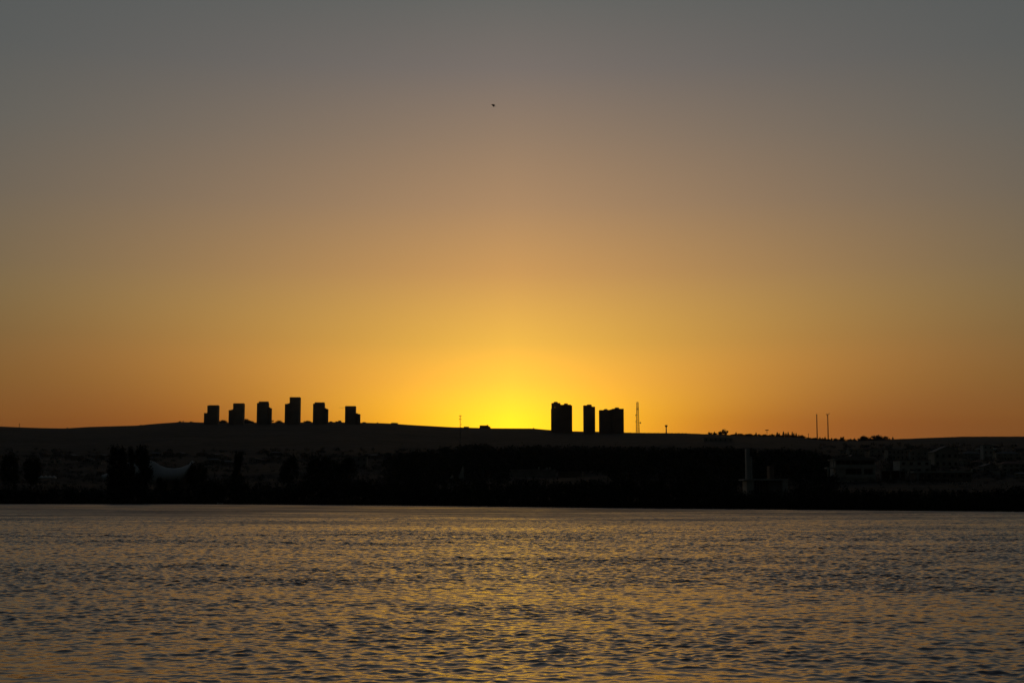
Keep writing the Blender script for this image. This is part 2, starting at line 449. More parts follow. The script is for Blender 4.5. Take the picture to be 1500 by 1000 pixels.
# twin masts on the wooded rise
for px, top, lab, kind in ((1197.2, 606.3, 'plain thin mast with a small round head, partner of the forked mast', 0), (1213.3, 605.0, 'thin mast with a forked antenna head on the wooded rise', 1)):
    Y = ridge_Y(px) - 30; s = slope(px, 645)[0]; zb = gz(s*Y, Y); u = Y / F; H = at(px, top, Y).z - zb
    t = thing('telecom_mast', lab, 'mast', (s*Y, Y, zb), 0, 'pair of masts on the wooded rise')
    lattice(t, H*.96, 1.25*u, .85*u, .20*u, .11*u, step=1.2*u, m='paint_red')
    if kind == 0:
        bm = bmesh.new(); lathe(bm, [(.2*u,H*.93),(.75*u,H*.945),(.75*u,H*.985),(.3*u,H)], 10); mesh_obj('antenna_head', bm, M['steel'], t)
        bm = bmesh.new(); box(bm, -.8*u, .9*u, -.6*u, .6*u, H*.73, H*.745); mesh_obj('platform', bm, M['steel'], t)
    else:
        bm = bmesh.new(); tube(bm, (0,0,H*.93), (-1.5*u,0,H*.955), .25*u, n=5); tube(bm, (-1.5*u,0,H*.93), (-1.5*u,0,H*.985), .35*u, n=5)
        tube(bm, (0,0,H*.95), (2.3*u,0,H*.985), .3*u, n=5); tube(bm, (2.4*u,0,H*.965), (2.4*u,0,H*1.005), .35*u, n=5); tube(bm, (0,0,H*.9), (0,0,H*.96), .7*u, n=6)
        mesh_obj('forked_head', bm, M['steel'], t)
        bm = bmesh.new(); box(bm, -.8*u, .9*u, -.6*u, .6*u, H*.40, H*.412); mesh_obj('platform', bm, M['steel'], t)

# water tower
px = 976; Y = ridge_Y(px) - 20; s = slope(px, 634)[0]; zb = gz(s*Y, Y); u = Y / F; H = at(px, 622.4, Y).z - zb
t = thing('water_tower', 'short stout post with flared top alone on the bare ridge', 'water tower', (s*Y, Y, zb))
bm = bmesh.new(); lathe(bm, [(1.0*u,-1),(.85*u,H*.2),(.78*u,H*.72)], 14); mesh_obj('stem', bm, M['grey'], t, True)
bm = bmesh.new(); lathe(bm, [(.8*u,H*.70),(1.5*u,H*.84),(2.15*u,H*.92),(2.2*u,H*.985),(1.7*u,H)], 18); mesh_obj('tank', bm, M['grey'], t, True)
# floodlight mast
px = 1123.6; Y = ridge_Y(px) - 30; s = slope(px, 639)[0]; zb = gz(s*Y, Y); u = Y / F; H = at(px, 629.2, Y).z - zb
t = thing('floodlight_mast', 'thin pole with a wide flat lamp head above the conifer row', 'floodlight mast', (s*Y, Y, zb))
bm = bmesh.new(); tube(bm, (0,0,0), (0,0,H*.95), .28*u, .14*u, 6); mesh_obj('pole', bm, M['steel'], t)
bm = bmesh.new(); prism(bm, [(-2.6*u,H),(2.6*u,H),(2.3*u,H-1.0*u),(1.2*u,H-1.35*u),(-1.2*u,H-1.35*u),(-2.3*u,H-1.0*u)], -.6*u, .6*u); mesh_obj('lamp_head', bm, M['steel'], t)
bm = bmesh.new(); box(bm, -.7*u, .7*u, -.4*u, .4*u, H*.57, H*.64); mesh_obj('control_box', bm, M['steel'], t)
# small poles on the skyline
for px, top, base, lab in ((1184.4, 634.6, 642, 'tiny lone pole between the conifers and the pair of masts'), (28.4, 620.2, 625.6, 'tiny pole alone on the bare crest far from the towers')):
    Y = ridge_Y(px) - 25; s = slope(px, base)[0]; zb = gz(s*Y, Y); u = Y / F; H = at(px, top, Y).z - zb
    t = thing('utility_pole', lab, 'utility pole', (s*Y, Y, zb))
    bm = bmesh.new(); tube(bm, (0,0,-1), (0,0,H), .42*u, .3*u, 6); mesh_obj('pole', bm, M['wood'], t)
    bm = bmesh.new(); box(bm, -.8*u, .8*u, -.15*u, .15*u, H*.86, H*.92); mesh_obj('cross_arm', bm, M['wood'], t)

# ------------------------------------------------------------------ trees
def leaves(centres, size, jitter=.35):
    """many small randomly turned leaf clumps, one quad each"""
    n = len(centres)
    a = nrng.normal(size=(n,3)); a /= np.linalg.norm(a, axis=1)[:,None]
    b_ = nrng.normal(size=(n,3)); b_ -= a*(a*b_).sum(1)[:,None]; b_ /= np.linalg.norm(b_, axis=1)[:,None]
    sz = np.asarray(size) * nrng.uniform(1-jitter, 1+jitter, n) * .5
    asp = nrng.uniform(.45, .9, n)
    a = a*sz[:,None]; b_ = b_*(sz*asp)[:,None]
    co = np.stack([centres-a-b_*.3, centres+b_-a*.1, centres+a+b_*.2, centres-b_+a*.15], 1).reshape(-1,3)
    return co, np.arange(4*n).reshape(-1,4)

def crown_points(kind, n, seed):
    r = np.random.default_rng(seed)
    if kind == 'round':      # clumps of leaves round limb ends, unit height from z=.22 to 1
        k = 22; cc = r.normal(size=(k,3)); cc /= np.linalg.norm(cc,axis=1)[:,None]
        cc *= r.uniform(.25,1,k)[:,None]**.5
        cc = cc*np.array([.40,.40,.34]) + np.array([0,0,.62])
        w = r.uniform(.08,.17,k); i = r.integers(0,k,n)
        p = cc[i] + r.normal(size=(n,3))*w[i][:,None]*.62
    elif kind == 'tall':     # poplar-like column with an uneven flank
        k = 30; z = r.uniform(.12,.95,k); rad = .19*np.clip(1-np.abs((z-.5)/.56)**3.2,0,1)**.5; th = r.uniform(0,2*np.pi,k)
        cc = np.stack([rad*np.cos(th)*r.uniform(.4,1,k), rad*np.sin(th)*r.uniform(.4,1,k), z],1)
        w = r.uniform(.05,.095,k); i = r.integers(0,k,n)
        p = cc[i] + r.normal(size=(n,3))*w[i][:,None]*np.array([.55,.55,.8])
    elif kind == 'conifer':  # whorls that shorten upward
        z = r.uniform(.08,1,n)**1.0; tier = (np.floor(z*11)+r.uniform(0,.75,n))/11
        rad = .17*(1-tier)**.85 + .012; th = r.uniform(0,2*np.pi,n); rr = rad*np.sqrt(r.uniform(.05,1,n))*(1+.35*np.sin(th*3+tier*40))
        p = np.stack([rr*np.cos(th), rr*np.sin(th), tier - rr*.25],1)
    else:                    # bush
        k = 12; cc = r.normal(size=(k,3))*np.array([.42,.42,.2])+np.array([0,0,.45]); w = r.uniform(.12,.22,k); i = r.integers(0,k,n)
        p = cc[i]+r.normal(size=(n,3))*w[i][:,None]*.8; p[:,2] = np.abs(p[:,2])
    return p

def make_tree(name, kind, n, leaf, seed, mname, label, cat='tree'):
    t = thing(name, label, cat, (0,0,0))
    bm = bmesh.new()
    top = {'round':.62,'tall':.86,'conifer':.95,'bush':.5}[kind]; r0 = {'round':.035,'tall':.022,'conifer':.016,'bush':.03}[kind]
    tube(bm, (0,0,-.06), (0,0,top), r0, r0*.3, 7)
    rr = random.Random(seed)
    for i in range(9 if kind != 'conifer' else 4):
        z = rr.uniform(.25, top*.9); a = rr.uniform(0, 6.28); L = {'round':.3,'tall':.13,'conifer':.08,'bush':.3}[kind]*rr.uniform(.6,1)
        tube(bm, (0,0,z), (L*math.cos(a), L*math.sin(a), z+L*.8), r0*.45, r0*.12, 5)
    mesh_obj('trunk', bm, M['bark'], t)
    co, f = leaves(crown_points(kind, n, seed), leaf)
    link('crown', np_mesh('crown', co, f), M[mname], t)
    return t

PROTO = {
    'round': [make_tree('broadleaf_tree','round',5000,.055,31+i,'leaf','x') for i in range(3)],
    'tall': [make_tree('poplar_tree','tall',7000,.040,51+i,'leaf_dark','x') for i in range(3)],
    'conifer': [make_tree('conifer_tree','conifer',1600,.06,71+i,'needle','x') for i in range(3)],
    'bush': [make_tree('bush','bush',2000,.12,91+i,'leaf_dark','x','bush') for i in range(2)],
}
def plant(kind, px, base_py, top_py, width_px, label, group=None, Y=None, sink=0.0):
    """a tree whose foot stands where a line of sight meets the ground (or at depth Y)"""
    if Y is None: pos = ground_at(px, base_py)
    else:
        s = slope(px, base_py)[0]; pos = Vector((s*Y, Y, gz(s*Y, Y)))
    h = at(px, top_py, pos.y).z - pos.z
    w = width_px / F * pos.y
    base_w = {'round':.84,'tall':.40,'conifer':.33,'bush':1.5}[kind]; base_h = {'round':1.0,'tall':1.0,'conifer':1.0,'bush':.95}[kind]
    pos.z -= sink
    return copy_tree(rnd.choice(PROTO[kind]), pos, rnd.uniform(0, 6.28), (w/base_w, w/base_w, (h+sink)/base_h), label, group)

# tall poplars and lone trees on the far shore
plant('tall', 172, 733, 656.5, 27, 'broad black poplar, fuller of the pair beside the white canopy')
plant('tall', 189, 733, 657.5, 13, 'narrow black tree squeezed between the two broad poplars')
plant('tall', 206, 733, 654.8, 25, 'tallest black poplar, standing right against the white canopy')
plant('tall', 348, 726, 663, 13, 'lone dark column tree on the shore below the second stepped tower')
plant('round', 424, 722, 664, 26, 'rounded dark tree on the shore below the tallest stepped tower')
plant('round', 470, 728, 665, 44, 'wide dark tree, first of two joined crowns beside the faint windowed house')
plant('round', 500, 728, 668, 36, 'wide dark tree touching the faint windowed house, lower of two joined crowns')
plant('round', 289, 730, 677, 30, 'dark tree closing the open side of the white canopy')
plant('round', 236, 731, 698, 15, 'low round tree in front of the white canopy, under its dip')
plant('bush', 256, 731, 703, 10, 'small bush in front of the white canopy wall')
plant('round', 12, 728, 664, 26, 'dark tree cut by the frame edge on the far shore')
plant('round', 45, 722, 668, 28, 'dark bushy tree on the shore next to two pale gables')
# skyline trees
plant('bush', 1061.5, 636, 629.4, 9.5, 'round topped tree standing highest among the skyline bushes near the conifers', Y=ridge_Y(1061)-35)
plant('bush', 1055, 636, 631.8, 8, 'smaller tree leaning against the round topped skyline tree', Y=ridge_Y(1055)-30)
plant('bush', 1039.5, 635.5, 632.8, 4, 'small bush alone on the skyline before the tree clump', Y=ridge_Y(1039)-30)
GC = 'conifers in a ragged row along the wooded ridge'
LC = 'small dark conifer in the ragged row along the wooded ridge'
for px, top in ((1046.5,632.6),(1078.3,633.4),(1082,635.2),(1086,635.8),(1094,636),(1107.6,633.8),(1113,636.2),(1118,636.5),(1128,636.6),(1131,635.8),(1138.6,633.2),(1141.5,634.6),
                (1147.8,632.2),(1151.4,634.2),(1154.6,633.0),(1160.6,632.6),(1163,634.4),(1166.3,634.4),(1170,637),(1193,641.8),(1201,640.6),(1205,641.4),(1208.5,640.2),(1218,641.8),(1222,642.6),(1224.8,642.4),(1246,642.6),(1251.5,642),(1300,641.3),(1302.8,642.0),(1307.8,640.2)):
    plant('conifer', px, 640, top - .7, rnd.uniform(3.0, 4.6), LC, GC, Y=ridge_Y(px)-rnd.uniform(10, 60))
plant('round', 1232.6, 645, 639.6, 3.2, 'small double topped tree standing alone past the forked mast', Y=ridge_Y(1232)-25)
plant('round', 1235.4, 645, 639.4, 2.8, 'twin of the small tree standing alone past the forked mast', Y=ridge_Y(1235)-25)
plant('bush', 1266.5, 646, 638.6, 14, 'low spreading tree crown beside the larger domed crown on the ridge', Y=ridge_Y(1266)-30)
plant('bush', 1287.5, 646, 638.0, 23, 'largest domed tree crown on the ridge beyond the pair of masts', Y=ridge_Y(1287)-30)
GB = 'scrub along the wooded ridge'
for px in range(1042, 1302, 5):
    if 1050 < px < 1068: continue
    plant('bush', px + rnd.uniform(-2,2), 640, float(np.interp(px, [p for p,_ in SKY], [y for _,y in SKY])) - rnd.uniform(.8, 2.8), rnd.uniform(6, 11), 'low dark scrub bush on the wooded ridge line', GB, Y=ridge_Y(px)-rnd.uniform(10,50))
GT = 'scrubby mounds of trees between the stepped towers'
for px, top, w, lab in ((326,615.3,16,'flat topped grove between the first and second stepped towers'),(361,613.9,15,'peaked grove between the second and third stepped towers'),
                   (369,616.4,12,'low end of the peaked grove beside the third stepped tower'),(407,616.0,13,'rounded grove beside the tallest stepped tower wing'),(450,616.2,15,'rounded grove between the tallest tower and the next'),
                   (484,617.2,8,'low thicket beside the tower between the tallest and the crane'),(264,616.8,7,'small thicket on the crest before the stepped towers'),(281,617.4,6,'tiny thicket on the crest just before the stepped towers')):
    plant('bush', px, 622, top, w, lab, GT, Y=5120, sink=3)
for px, top, w, lab in ((552.6,618.4,2.6,'tiny bush on the falling crest between two small flat buildings'),(206,622.0,3,'tiny bush on the bare crest far before the stepped towers'),(98,626.2,2.6,'tiny bush in the lowest dip of the bare crest'),(781,626.6,3,'tiny bush on the crest in the brightest glow')):
    plant('bush', px, 627, top, w, lab, Y=5150, sink=1)
for pl in PROTO.values():
    for p in pl:
        for c in list(p.children): bpy.data.objects.remove(c)
        bpy.data.objects.remove(p)

# the wood on the far shore: nobody could count these trees
def wood(name, label, spots, leaf, mname, per=130):
    C, Z = [], []
    for (x, y, z, h, w) in spots:
        k = rnd.choice(('round','round','bush'))
        p = crown_points(k, per, rnd.randrange(10**6))
        p = p * np.array([w, w, h]) + np.array([x, y, z])
        C.append(p); Z.append(np.full(len(p), leaf*math.sqrt(w*h)))
    co, f = leaves(np.concatenate(C), np.concatenate(Z))
    o = link(name, np_mesh(name, co, f), M[mname]); tag(o, label, 'wood', kind='stuff'); return o
# tree-top line of the shore belt (photo pixels)
TOPS = [(-250,706),(0,703),(40,706),(80,703),(120,708),(150,706),(175,690),(205,690),(222,712),(250,712),(275,708),(292,692),(330,690),(345,686),(365,700),(400,704),(430,698),(455,684),(480,680),(505,686),(540,694),(580,700),
        (640,703),(700,697),(745,700),(800,700),(880,698),(950,690),(1000,690),(1060,696),(1092,716),(1155,714),(1180,696),(1210,706),(1260,711),(1300,712),(1370,712),(1440,713),(1480,706),(1500,704),(1750,706)]
def tops(px): return float(np.interp(px, [p for p,_ in TOPS], [y for _,y in TOPS]))
spots = []
px = -330.0
while px < 1830:
    Y0 = shore_y(px)
    for row in range(4):
        q_ = px + rnd.uniform(-5, 5); Y = Y0 + 4 + row*rnd.uniform(7, 13)
        s = slope(q_, 741)[0]; z = gz(s*Y, Y)
        top = tops(q_) + (3-row)*rnd.uniform(1.5, 6) + rnd.uniform(-2, 3)
        h = max(1.5, at(q_, top, Y).z - z)
        w = rnd.uniform(9, 17) / F * Y
        spots.append((s*Y, Y, z-.2*h, h*1.05, w))
    px += rnd.uniform(3.5, 6.5)
wood('shore_wood', 'unbroken black belt of trees along the far waterline', spots, .13, 'leaf_dark', 110)
# the wood on the slope behind, its top edge just under the towers
UP = [(560,664),(640,655),(668,651),(700,648),(712,648),(725,655),(750,651),(790,651),(815,650),(850,651),(900,651),(930,652),(1000,653),(1060,652),(1100,655),(1190,655),(1215,664),(1235,668)]
spots = []
TERR = ground_at(800, 699).y
for _ in range(2500):
    q_ = rnd.uniform(570, 1225); t0 = float(np.interp(q_, [p for p,_ in UP], [y for _,y in UP]))
    top = t0 + abs(rnd.gauss(0, 1))*24
    if top > 712: continue
    hpx = rnd.uniform(9, 20)
    p0 = ground_at(q_, min(top + hpx, 724))
    if 742 < q_ < 890 and p0.y < TERR + 25 and top < 698: continue
    if 1080 < q_ < 1162 and p0.y < shore_y(1120) + 100: continue
    if 655 < q_ < 684 and p0.y < shore_y(670) + 80: continue
    h = at(q_, top, p0.y).z - p0.z
    spots.append((p0.x, p0.y, p0.z-.1*h, h*1.05, rnd.uniform(12, 24)/F*p0.y))
wood('slope_wood', 'wide dark wood filling the slope below the apartment towers', spots, .15, 'leaf_dark', 85)
# scattered scrub over both lower slopes
spots = []
for _ in range(1700):
    q_ = rnd.choice((rnd.uniform(-250, 620), rnd.uniform(1200, 1750)))
    py = 660 + 52*rnd.random()**.8 if q_ < 620 else rnd.uniform(654, 712)
    p0 = ground_at(q_, py); hpx = rnd.uniform(3, 8)
    if p0.y > 3500: continue
    spots.append((p0.x, p0.y, p0.z, hpx/F*p0.y, rnd.uniform(5, 16)/F*p0.y))
wood('hillside_scrub', 'patchy dark scrub scattered over the lower slopes among the houses', spots, .16, 'leaf_dark', 70)
# reeds at the waterline
C = []
px = -300.0
while px < 1800:
    Y0 = shore_y(px); x0 = slope(px, 741)[0]*Y0
    n = 10
    for _ in range(n):
        dy = rnd.uniform(-1.5, 5); x = x0 + rnd.uniform(-1.5, 1.5); y = Y0 + dy
        C.append((x, y, max(0, gz(x, y)), rnd.uniform(.8, 2.0)))
    px += 1.6
C = np.array(C); n = len(C)
th = nrng.uniform(0, np.pi, n); wv = np.stack([np.cos(th), np.sin(th), np.zeros(n)], 1)*nrng.uniform(.12,.3,n)[:,None]
tipx = nrng.normal(0,.2,(n,3)); tipx[:,2] = C[:,3]
co = np.stack([C[:,:3]-wv, C[:,:3]+wv, C[:,:3]+tipx+wv*.3, C[:,:3]+tipx-wv*.3], 1).reshape(-1,3)
o = link('shore_reeds', np_mesh('shore_reeds', co, np.arange(4*n).reshape(-1,4)), M['reed']); tag(o, 'dark fringe of reeds along the far waterline', 'reeds', kind='stuff')

# ------------------------------------------------------------------ houses
def window(parent, x, z, w, h, y=0.0):
    bm = bmesh.new()
    f = .12
    box(bm, x-w/2-f, x+w/2+f, y-.10, y-.002, z-f, z); box(bm, x-w/2-f, x+w/2+f, y-.10, y-.002, z+h, z+h+f)
    box(bm, x-w/2-f, x-w/2, y-.10, y-.002, z, z+h); box(bm, x+w/2, x+w/2+f, y-.10, y-.002, z, z+h)
    o = mesh_obj('window', bm, M['conc'], parent)
    bm = bmesh.new(); box(bm, x-w/2, x+w/2, y-.05, y-.004, z, z+h)
    mesh_obj('pane', bm, M['glass'], o)
    return o

def house(label, px, base_py, w_px, top_py, wallm, roofm, roof='gable', rz=0.0, group=None, floors=2, nwin=3, Y=None, chimney=False, ridge_x=0.0):
    if Y is None: pos = ground_at(px, base_py)
    else:
        s = slope(px, base_py)[0]; pos = Vector((s*Y, Y, gz(s*Y, Y)))
    u = pos.y / F; W = w_px*u; H = at(px, top_py, pos.y).z - pos.z; D = max(7.0, min(12.0, W*.7))
    pos.z -= .6; H += .6
    t = thing('house', label, 'house', pos, rz, group)
    rh = H*.27 if roof != 'flat' else .35
    wh = H - rh
    bm = bmesh.new(); box(bm, -W/2, W/2, 0, D, 0, wh)
    if roof == 'gable':
        prism(bm, [(-W/2, wh), (W/2, wh), (ridge_x*W/2, H-.25)], .02, D-.02)
    mesh_obj('wall', bm, M[wallm], t)
    bm = bmesh.new(); e = .5
    if roof == 'gable':
        rx = ridge_x*W/2
        for a, b_ in (((-W/2-e, wh-.25), (rx, H-.15)), ((rx, H-.15), (W/2+e, wh-.25))):
            prism(bm, [a, b_, (b_[0], b_[1]+.25), (a[0], a[1]+.25)], -e, D+e)
    elif roof == 'hip':
        z0 = wh + .003
        v = [bm.verts.new(p) for p in ((-W/2-e,-e,z0),(W/2+e,-e,z0),(W/2+e,D+e,z0),(-W/2-e,D+e,z0),(-W*.2,D/2,H),(W*.2,D/2,H))]
        for f in ((0,1,5,4),(2,3,4,5),(1,2,5),(3,0,4),(0,3,2,1)): bm.faces.new([v[i] for i in f])
    else:
        box(bm, -W/2-.3, W/2+.3, -.3, D+.3, wh+.002, H)
    ro = mesh_obj('roof', bm, M[roofm], t)
    if chimney:
        bm = bmesh.new(); box(bm, W*.18, W*.18+.9, D*.5, D*.5+.9, wh+.3, H+1.0); mesh_obj('chimney', bm, M['brown'], ro)
    fh = wh / floors
    for f in range(floors):
        for i in range(nwin):
            x = -W/2 + W*(i+.5)/nwin
            window(t, x, f*fh + fh*.32, min(1.8, W/nwin*.5), fh*.42)
    return t

# the windowed villa above the shore wood
def villa():
    pos = ground_at(1254, 706); Y = pos.y; u = Y / F
    def X(p): return (p - 1254)*u
    def Zp(py): return at(1254, py, Y).z - pos.z
    t = thing('villa', 'pale two storey villa with long dark window bands under a shallow roof', 'villa', pos)
    D = 13.0
    bm = bmesh.new()
    box(bm, X(1225), X(1283), .6, D, -1.5, Zp(672))
    mesh_obj('wall', bm, M['pale'], t)
    for nm, x0, x1, y0, y1 in (('parapet_band', 1224, 1284, 680.3, 685.8), ('parapet_band', 1238, 1282, 695, 700.2)):
        bm = bmesh.new(); box(bm, X(x0), X(x1), -.5, .596, Zp(y1), Zp(y0)); mesh_obj(nm, bm, M['pale'], t)
    bm = bmesh.new(); prism(bm, [(X(1222.5),Zp(674)),(X(1286),Zp(674)),(X(1286),Zp(672.6)),(X(1262),Zp(668.6)),(X(1248),Zp(668.2)),(X(1222.5),Zp(671.6))], -1.2, D+.6)
    ro = mesh_obj('roof', bm, M['grey'], t)
    bm = bmesh.new(); prism(bm, [(X(1247.5),Zp(669.5)),(X(1263),Zp(670.5)),(X(1260),Zp(665.5)),(X(1251),Zp(665))], 1.5, 7); mesh_obj('dormer', bm, M['slate'], ro)
    for (x0, x1, y0, y1) in ((1226.5,1246.6,674.6,680.2),(1248.4,1259.4,674.6,680.2),(1261.4,1281,674.8,680.2),(1240,1262.4,686.6,694.6),(1265.6,1278,687,694.4)):
        bm = bmesh.new(); a, c, z0, z1 = X(x0), X(x1), Zp(y1), Zp(y0)
        for q0, q1, w0, w1 in ((a-.2,c+.2,z0-.2,z0),(a-.2,c+.2,z1,z1+.2),(a-.2,a,z0,z1),(c,c+.2,z0,z1)): box(bm, q0, q1, .35, .598, w0, w1)
        n = max(2, int((c-a)/2.2))
        for i in range(1, n): box(bm, a+(c-a)*i/n-.06, a+(c-a)*i/n+.06, .45, .598, z0, z1)
        o = mesh_obj('window', bm, M['grey'], t)
        bm = bmesh.new(); box(bm, a, c, .5, .597, z0, z1); mesh_obj('pane', bm, M['glass'], o)
    for p in (1263.8, 1280.6):
        bm = bmesh.new(); box(bm, X(p)-.5, X(p)+.5, -.48, .59, Zp(702), Zp(685.9)); mesh_obj('pillar', bm, M['pale'], t)
    # side pergola
    bm = bmesh.new(); box(bm, X(1212), X(1223.8), 0, 6, Zp(686), Zp(684)); mesh_obj('terrace_roof', bm, M['pale'], t)
    for p in (1213, 1227.5):
        bm = bmesh.new(); box(bm, X(p)-.35, X(p)+.35, -.9, -.52, -1.5, Zp(686.02)); mesh_obj('pillar', bm, M['pale'], t)
    for p in (1218.2, 1222.0):
        bm = bmesh.new(); tube(bm, (X(p), .3, Zp(684)), (X(p), .3, Zp(671.6)), .22, n=8); mesh_obj('post', bm, M['pale'], t)
    bm = bmesh.new(); box(bm, X(1279), X(1288), -2.5, .2, -1.5, Zp(703.5)); mesh_obj('garden_step', bm, M['pale'], t)
villa()

# lakeside pavilion with the twin slab tower
def pavilion():
    Y = shore_y(1120) + 75; s = slope(1124, 724)[0]; z0 = gz(s*Y, Y); u = Y / F
    def X(p): return (p - 1124)*u
    def Zp(py): return at(1124, py, Y).z - z0
    t = thing('lakeside_pavilion', 'low flat roofed pavilion with a tall twin slab pylon at one end', 'pavilion', (s*Y, Y, z0))
    bm = bmesh.new(); box(bm, X(1095), X(1100.2), 1, 3.2, 0, Zp(656.8)); mesh_obj('pylon_slab', bm, M['conc'], t)
    bm = bmesh.new(); box(bm, X(1100.8), X(1103.6), 1, 3.2, 0, Zp(668)); mesh_obj('pylon_slab', bm, M['conc'], t)
    bm = bmesh.new(); box(bm, X(1089.4), X(1154.4), -.6, 9, Zp(703.2), Zp(701.2)); mesh_obj('roof', bm, M['conc'], t)
    bm = bmesh.new(); prism(bm, [(X(1094.4),Zp(703.3)),(X(1105.4),Zp(703.3)),(X(1105),Zp(716)),(X(1101.6),Zp(722)),(X(1101.6),-.5),(X(1094.4),-.5)], .2, 8); mesh_obj('plinth', bm, M['canvas'], t)
    bm = bmesh.new(); box(bm, X(1146.6), X(1154.2), 0, 8, -.5, Zp(703.3)); mesh_obj('end_wall', bm, M['conc'], t)
    bm = bmesh.new(); box(bm, X(1128), X(1146.5), 2.0, 8, -.5, Zp(703.3)); mesh_obj('back_wall', bm, M['grey'], t)
    bm = bmesh.new(); box(bm, X(1105.5), X(1127.9), 1.6, 1.8, 0, Zp(703.3)); gl = mesh_obj('glass_front', bm, M['glass'], t)
    bm = bmesh.new()
    for i in range(6):
        x = X(1105.6) + (X(1127.6)-X(1105.6))*i/5; box(bm, x-.08, x+.08, 1.45, 1.598, 0, Zp(703.3))
    mesh_obj('mullion_frame', bm, M['grey'], gl)
    bm = bmesh.new(); box(bm, X(1136), X(1142.6), 9.1, 14, 0, Zp(681)); mesh_obj('rear_stack', bm, M['brown'], t)
pavilion()

# white membrane canopy behind the poplars
def canopy():
    Y = shore_y(215) + 70; s = slope(214, 724)[0]; z0 = gz(s*Y, Y); u = Y / F
    def X(p): return (p - 214)*u
    def Zp(py): return at(214, py, Y).z - z0
    t = thing('tensile_canopy', 'white tensile canopy with a deep sagging top edge between two peaks', 'canopy', (s*Y, Y, z0))
    top = [(147,694),(152,690.5),(158,686),(170,680),(185,675),(205,672),(220,675.4),(228,681),(238,684.4),(249,685.2),(260,683.4),(269,679.5),(275.5,673.6),(278.4,676)]
    bot = [(147.6,697),(150.5,703.5),(158,700),(170,700),(185,702),(205,706),(220,709),(228,707),(238,704),(249,703),(260,703.5),(266,702),(271,694),(277,684)]
    n = len(top); K = 6; D = 9.0
    bm = bmesh.new(); rows = []
    for side in (0, .22):
        g_ = []
        for i in range(n):
            col = []
            for k in range(K+1):
                f = k/K; px = top[i][0]*(1-f)+bot[i][0]*f; py = top[i][1]*(1-f)+bot[i][1]*f
                col.append(bm.verts.new((X(px), D*(1-f)**1.4 - 2*math.sin(math.pi*f) + side, Zp(py))))
            g_.append(col)
        rows.append(g_)
    for g_ in rows:
        for i in range(n-1):
            for k in range(K): bm.faces.new((g_[i][k], g_[i+1][k], g_[i+1][k+1], g_[i][k+1]))
    A, B = rows
    for i in range(n-1):
        bm.faces.new((A[i][0],A[i+1][0],B[i+1][0],B[i][0])); bm.faces.new((A[i][K],A[i+1][K],B[i+1][K],B[i][K]))
    for k in range(K):
        bm.faces.new((A[0][k],A[0][k+1],B[0][k+1],B[0][k])); bm.faces.new((A[-1][k],A[-1][k+1],B[-1][k+1],B[-1][k]))
    mesh_obj('membrane', bm, M['canvas'], t, True)
    for p, py in ((147.4,696),(219.4,675.0),(277,675),(205,673)):
        bm = bmesh.new(); tube(bm, (X(p), D+.6, -.5), (X(p), D+.6, Zp(py)), .28, .2, 8); mesh_obj('support_mast', bm, M['steel'], t)
    bm = bmesh.new()
    box(bm, X(222), X(268), D+3, D+3.4, 0, Zp(690)); mesh_obj('stage_wall', bm, M['grey'], t)
canopy()

# houses: the pale ones on the slope beyond the villa
H_ = house
H_('pale flat roofed house on the upper slope right behind the villa roof', 1255, 668, 22, 657.5, 'pale2', 'slate', 'flat', .12, nwin=3)
H_('pale gabled house peeking over the far end of the villa', 1283, 668, 18, 654.8, 'pale2', 'tile', 'gable', -.2, nwin=2)
H_('pale long fronted house uphill, first past the villa', 1316, 673, 31, 658, 'pale2', 'slate', 'flat', .08, nwin=5)
H_('pale peaked house sharing a wall line with the long fronted house', 1351, 674, 34, 655.6, 'pale2', 'tile', 'gable', -.1, nwin=4)
H_('pale house with a deep dark window band below the peaked house', 1341, 692, 46, 673.5, 'pale', 'slate', 'flat', .05, nwin=4)
H_('largest pale house on the slope, steep peak and broad lower roof', 1387, 685, 36, 653, 'pale2', 'slate', 'gable', .06, nwin=4, ridge_x=.1)
H_('dim low house tucked between the largest pale house and the tall pale block', 1424, 672, 26, 660.5, 'grey', 'slate', 'hip', -.1, nwin=3)
H_('tall narrow pale block of a house high on the slope', 1448, 673, 15, 651.2, 'pale', 'slate', 'flat', .1, floors=3, nwin=2)
H_('dim wide house beside the tall narrow pale block', 1477, 672, 34, 660.5, 'pale2', 'slate', 'hip', -.06, nwin=4)
H_('pale house at the frame edge below the dim wide house', 1486, 690, 36, 675, 'pale2', 'tile', 'hip', .05, nwin=4)
H_('dim small house downhill between the long low building and the frame edge', 1452, 691, 22, 679, 'grey', 'slate', 'gable', .15, nwin=2)
GS = 'crowded faint houses on the slope past the villa'
LS = 'faint small house lost among the crowded dim roofs on the slope past the villa'
for i, (px, py, w, h, rf) in enumerate(((1236,664,11,6,'gable'),(1268,661,12,6,'hip'),(1302,659,12,6,'flat'),(1334,657.5,10,6,'gable'),(1366,662,13,8,'hip'),(1408,671,12,8,'gable'),(1416,682,13,8,'flat'),(1434,681,11,7,'hip'),
        (1462,662,12,6,'gable'),(1466,681,12,7,'flat'),(1492,661,12,6,'hip'),(1437,662,11,6,'hip'),(1400,661,10,6,'flat'),(1422,693,12,6,'gable'),(1470,697,14,8,'flat'),(1494,699,14,8,'hip'),(1300,686,12,7,'gable'),(1376,696,10,6,'flat'))):
    house(LS, px, py, w, py-h, ('pale2','grey','pale2')[i % 3], ('slate','tile','pale2')[i % 3], rf, rnd.uniform(-.5,.5), GS, floors=2, nwin=2)
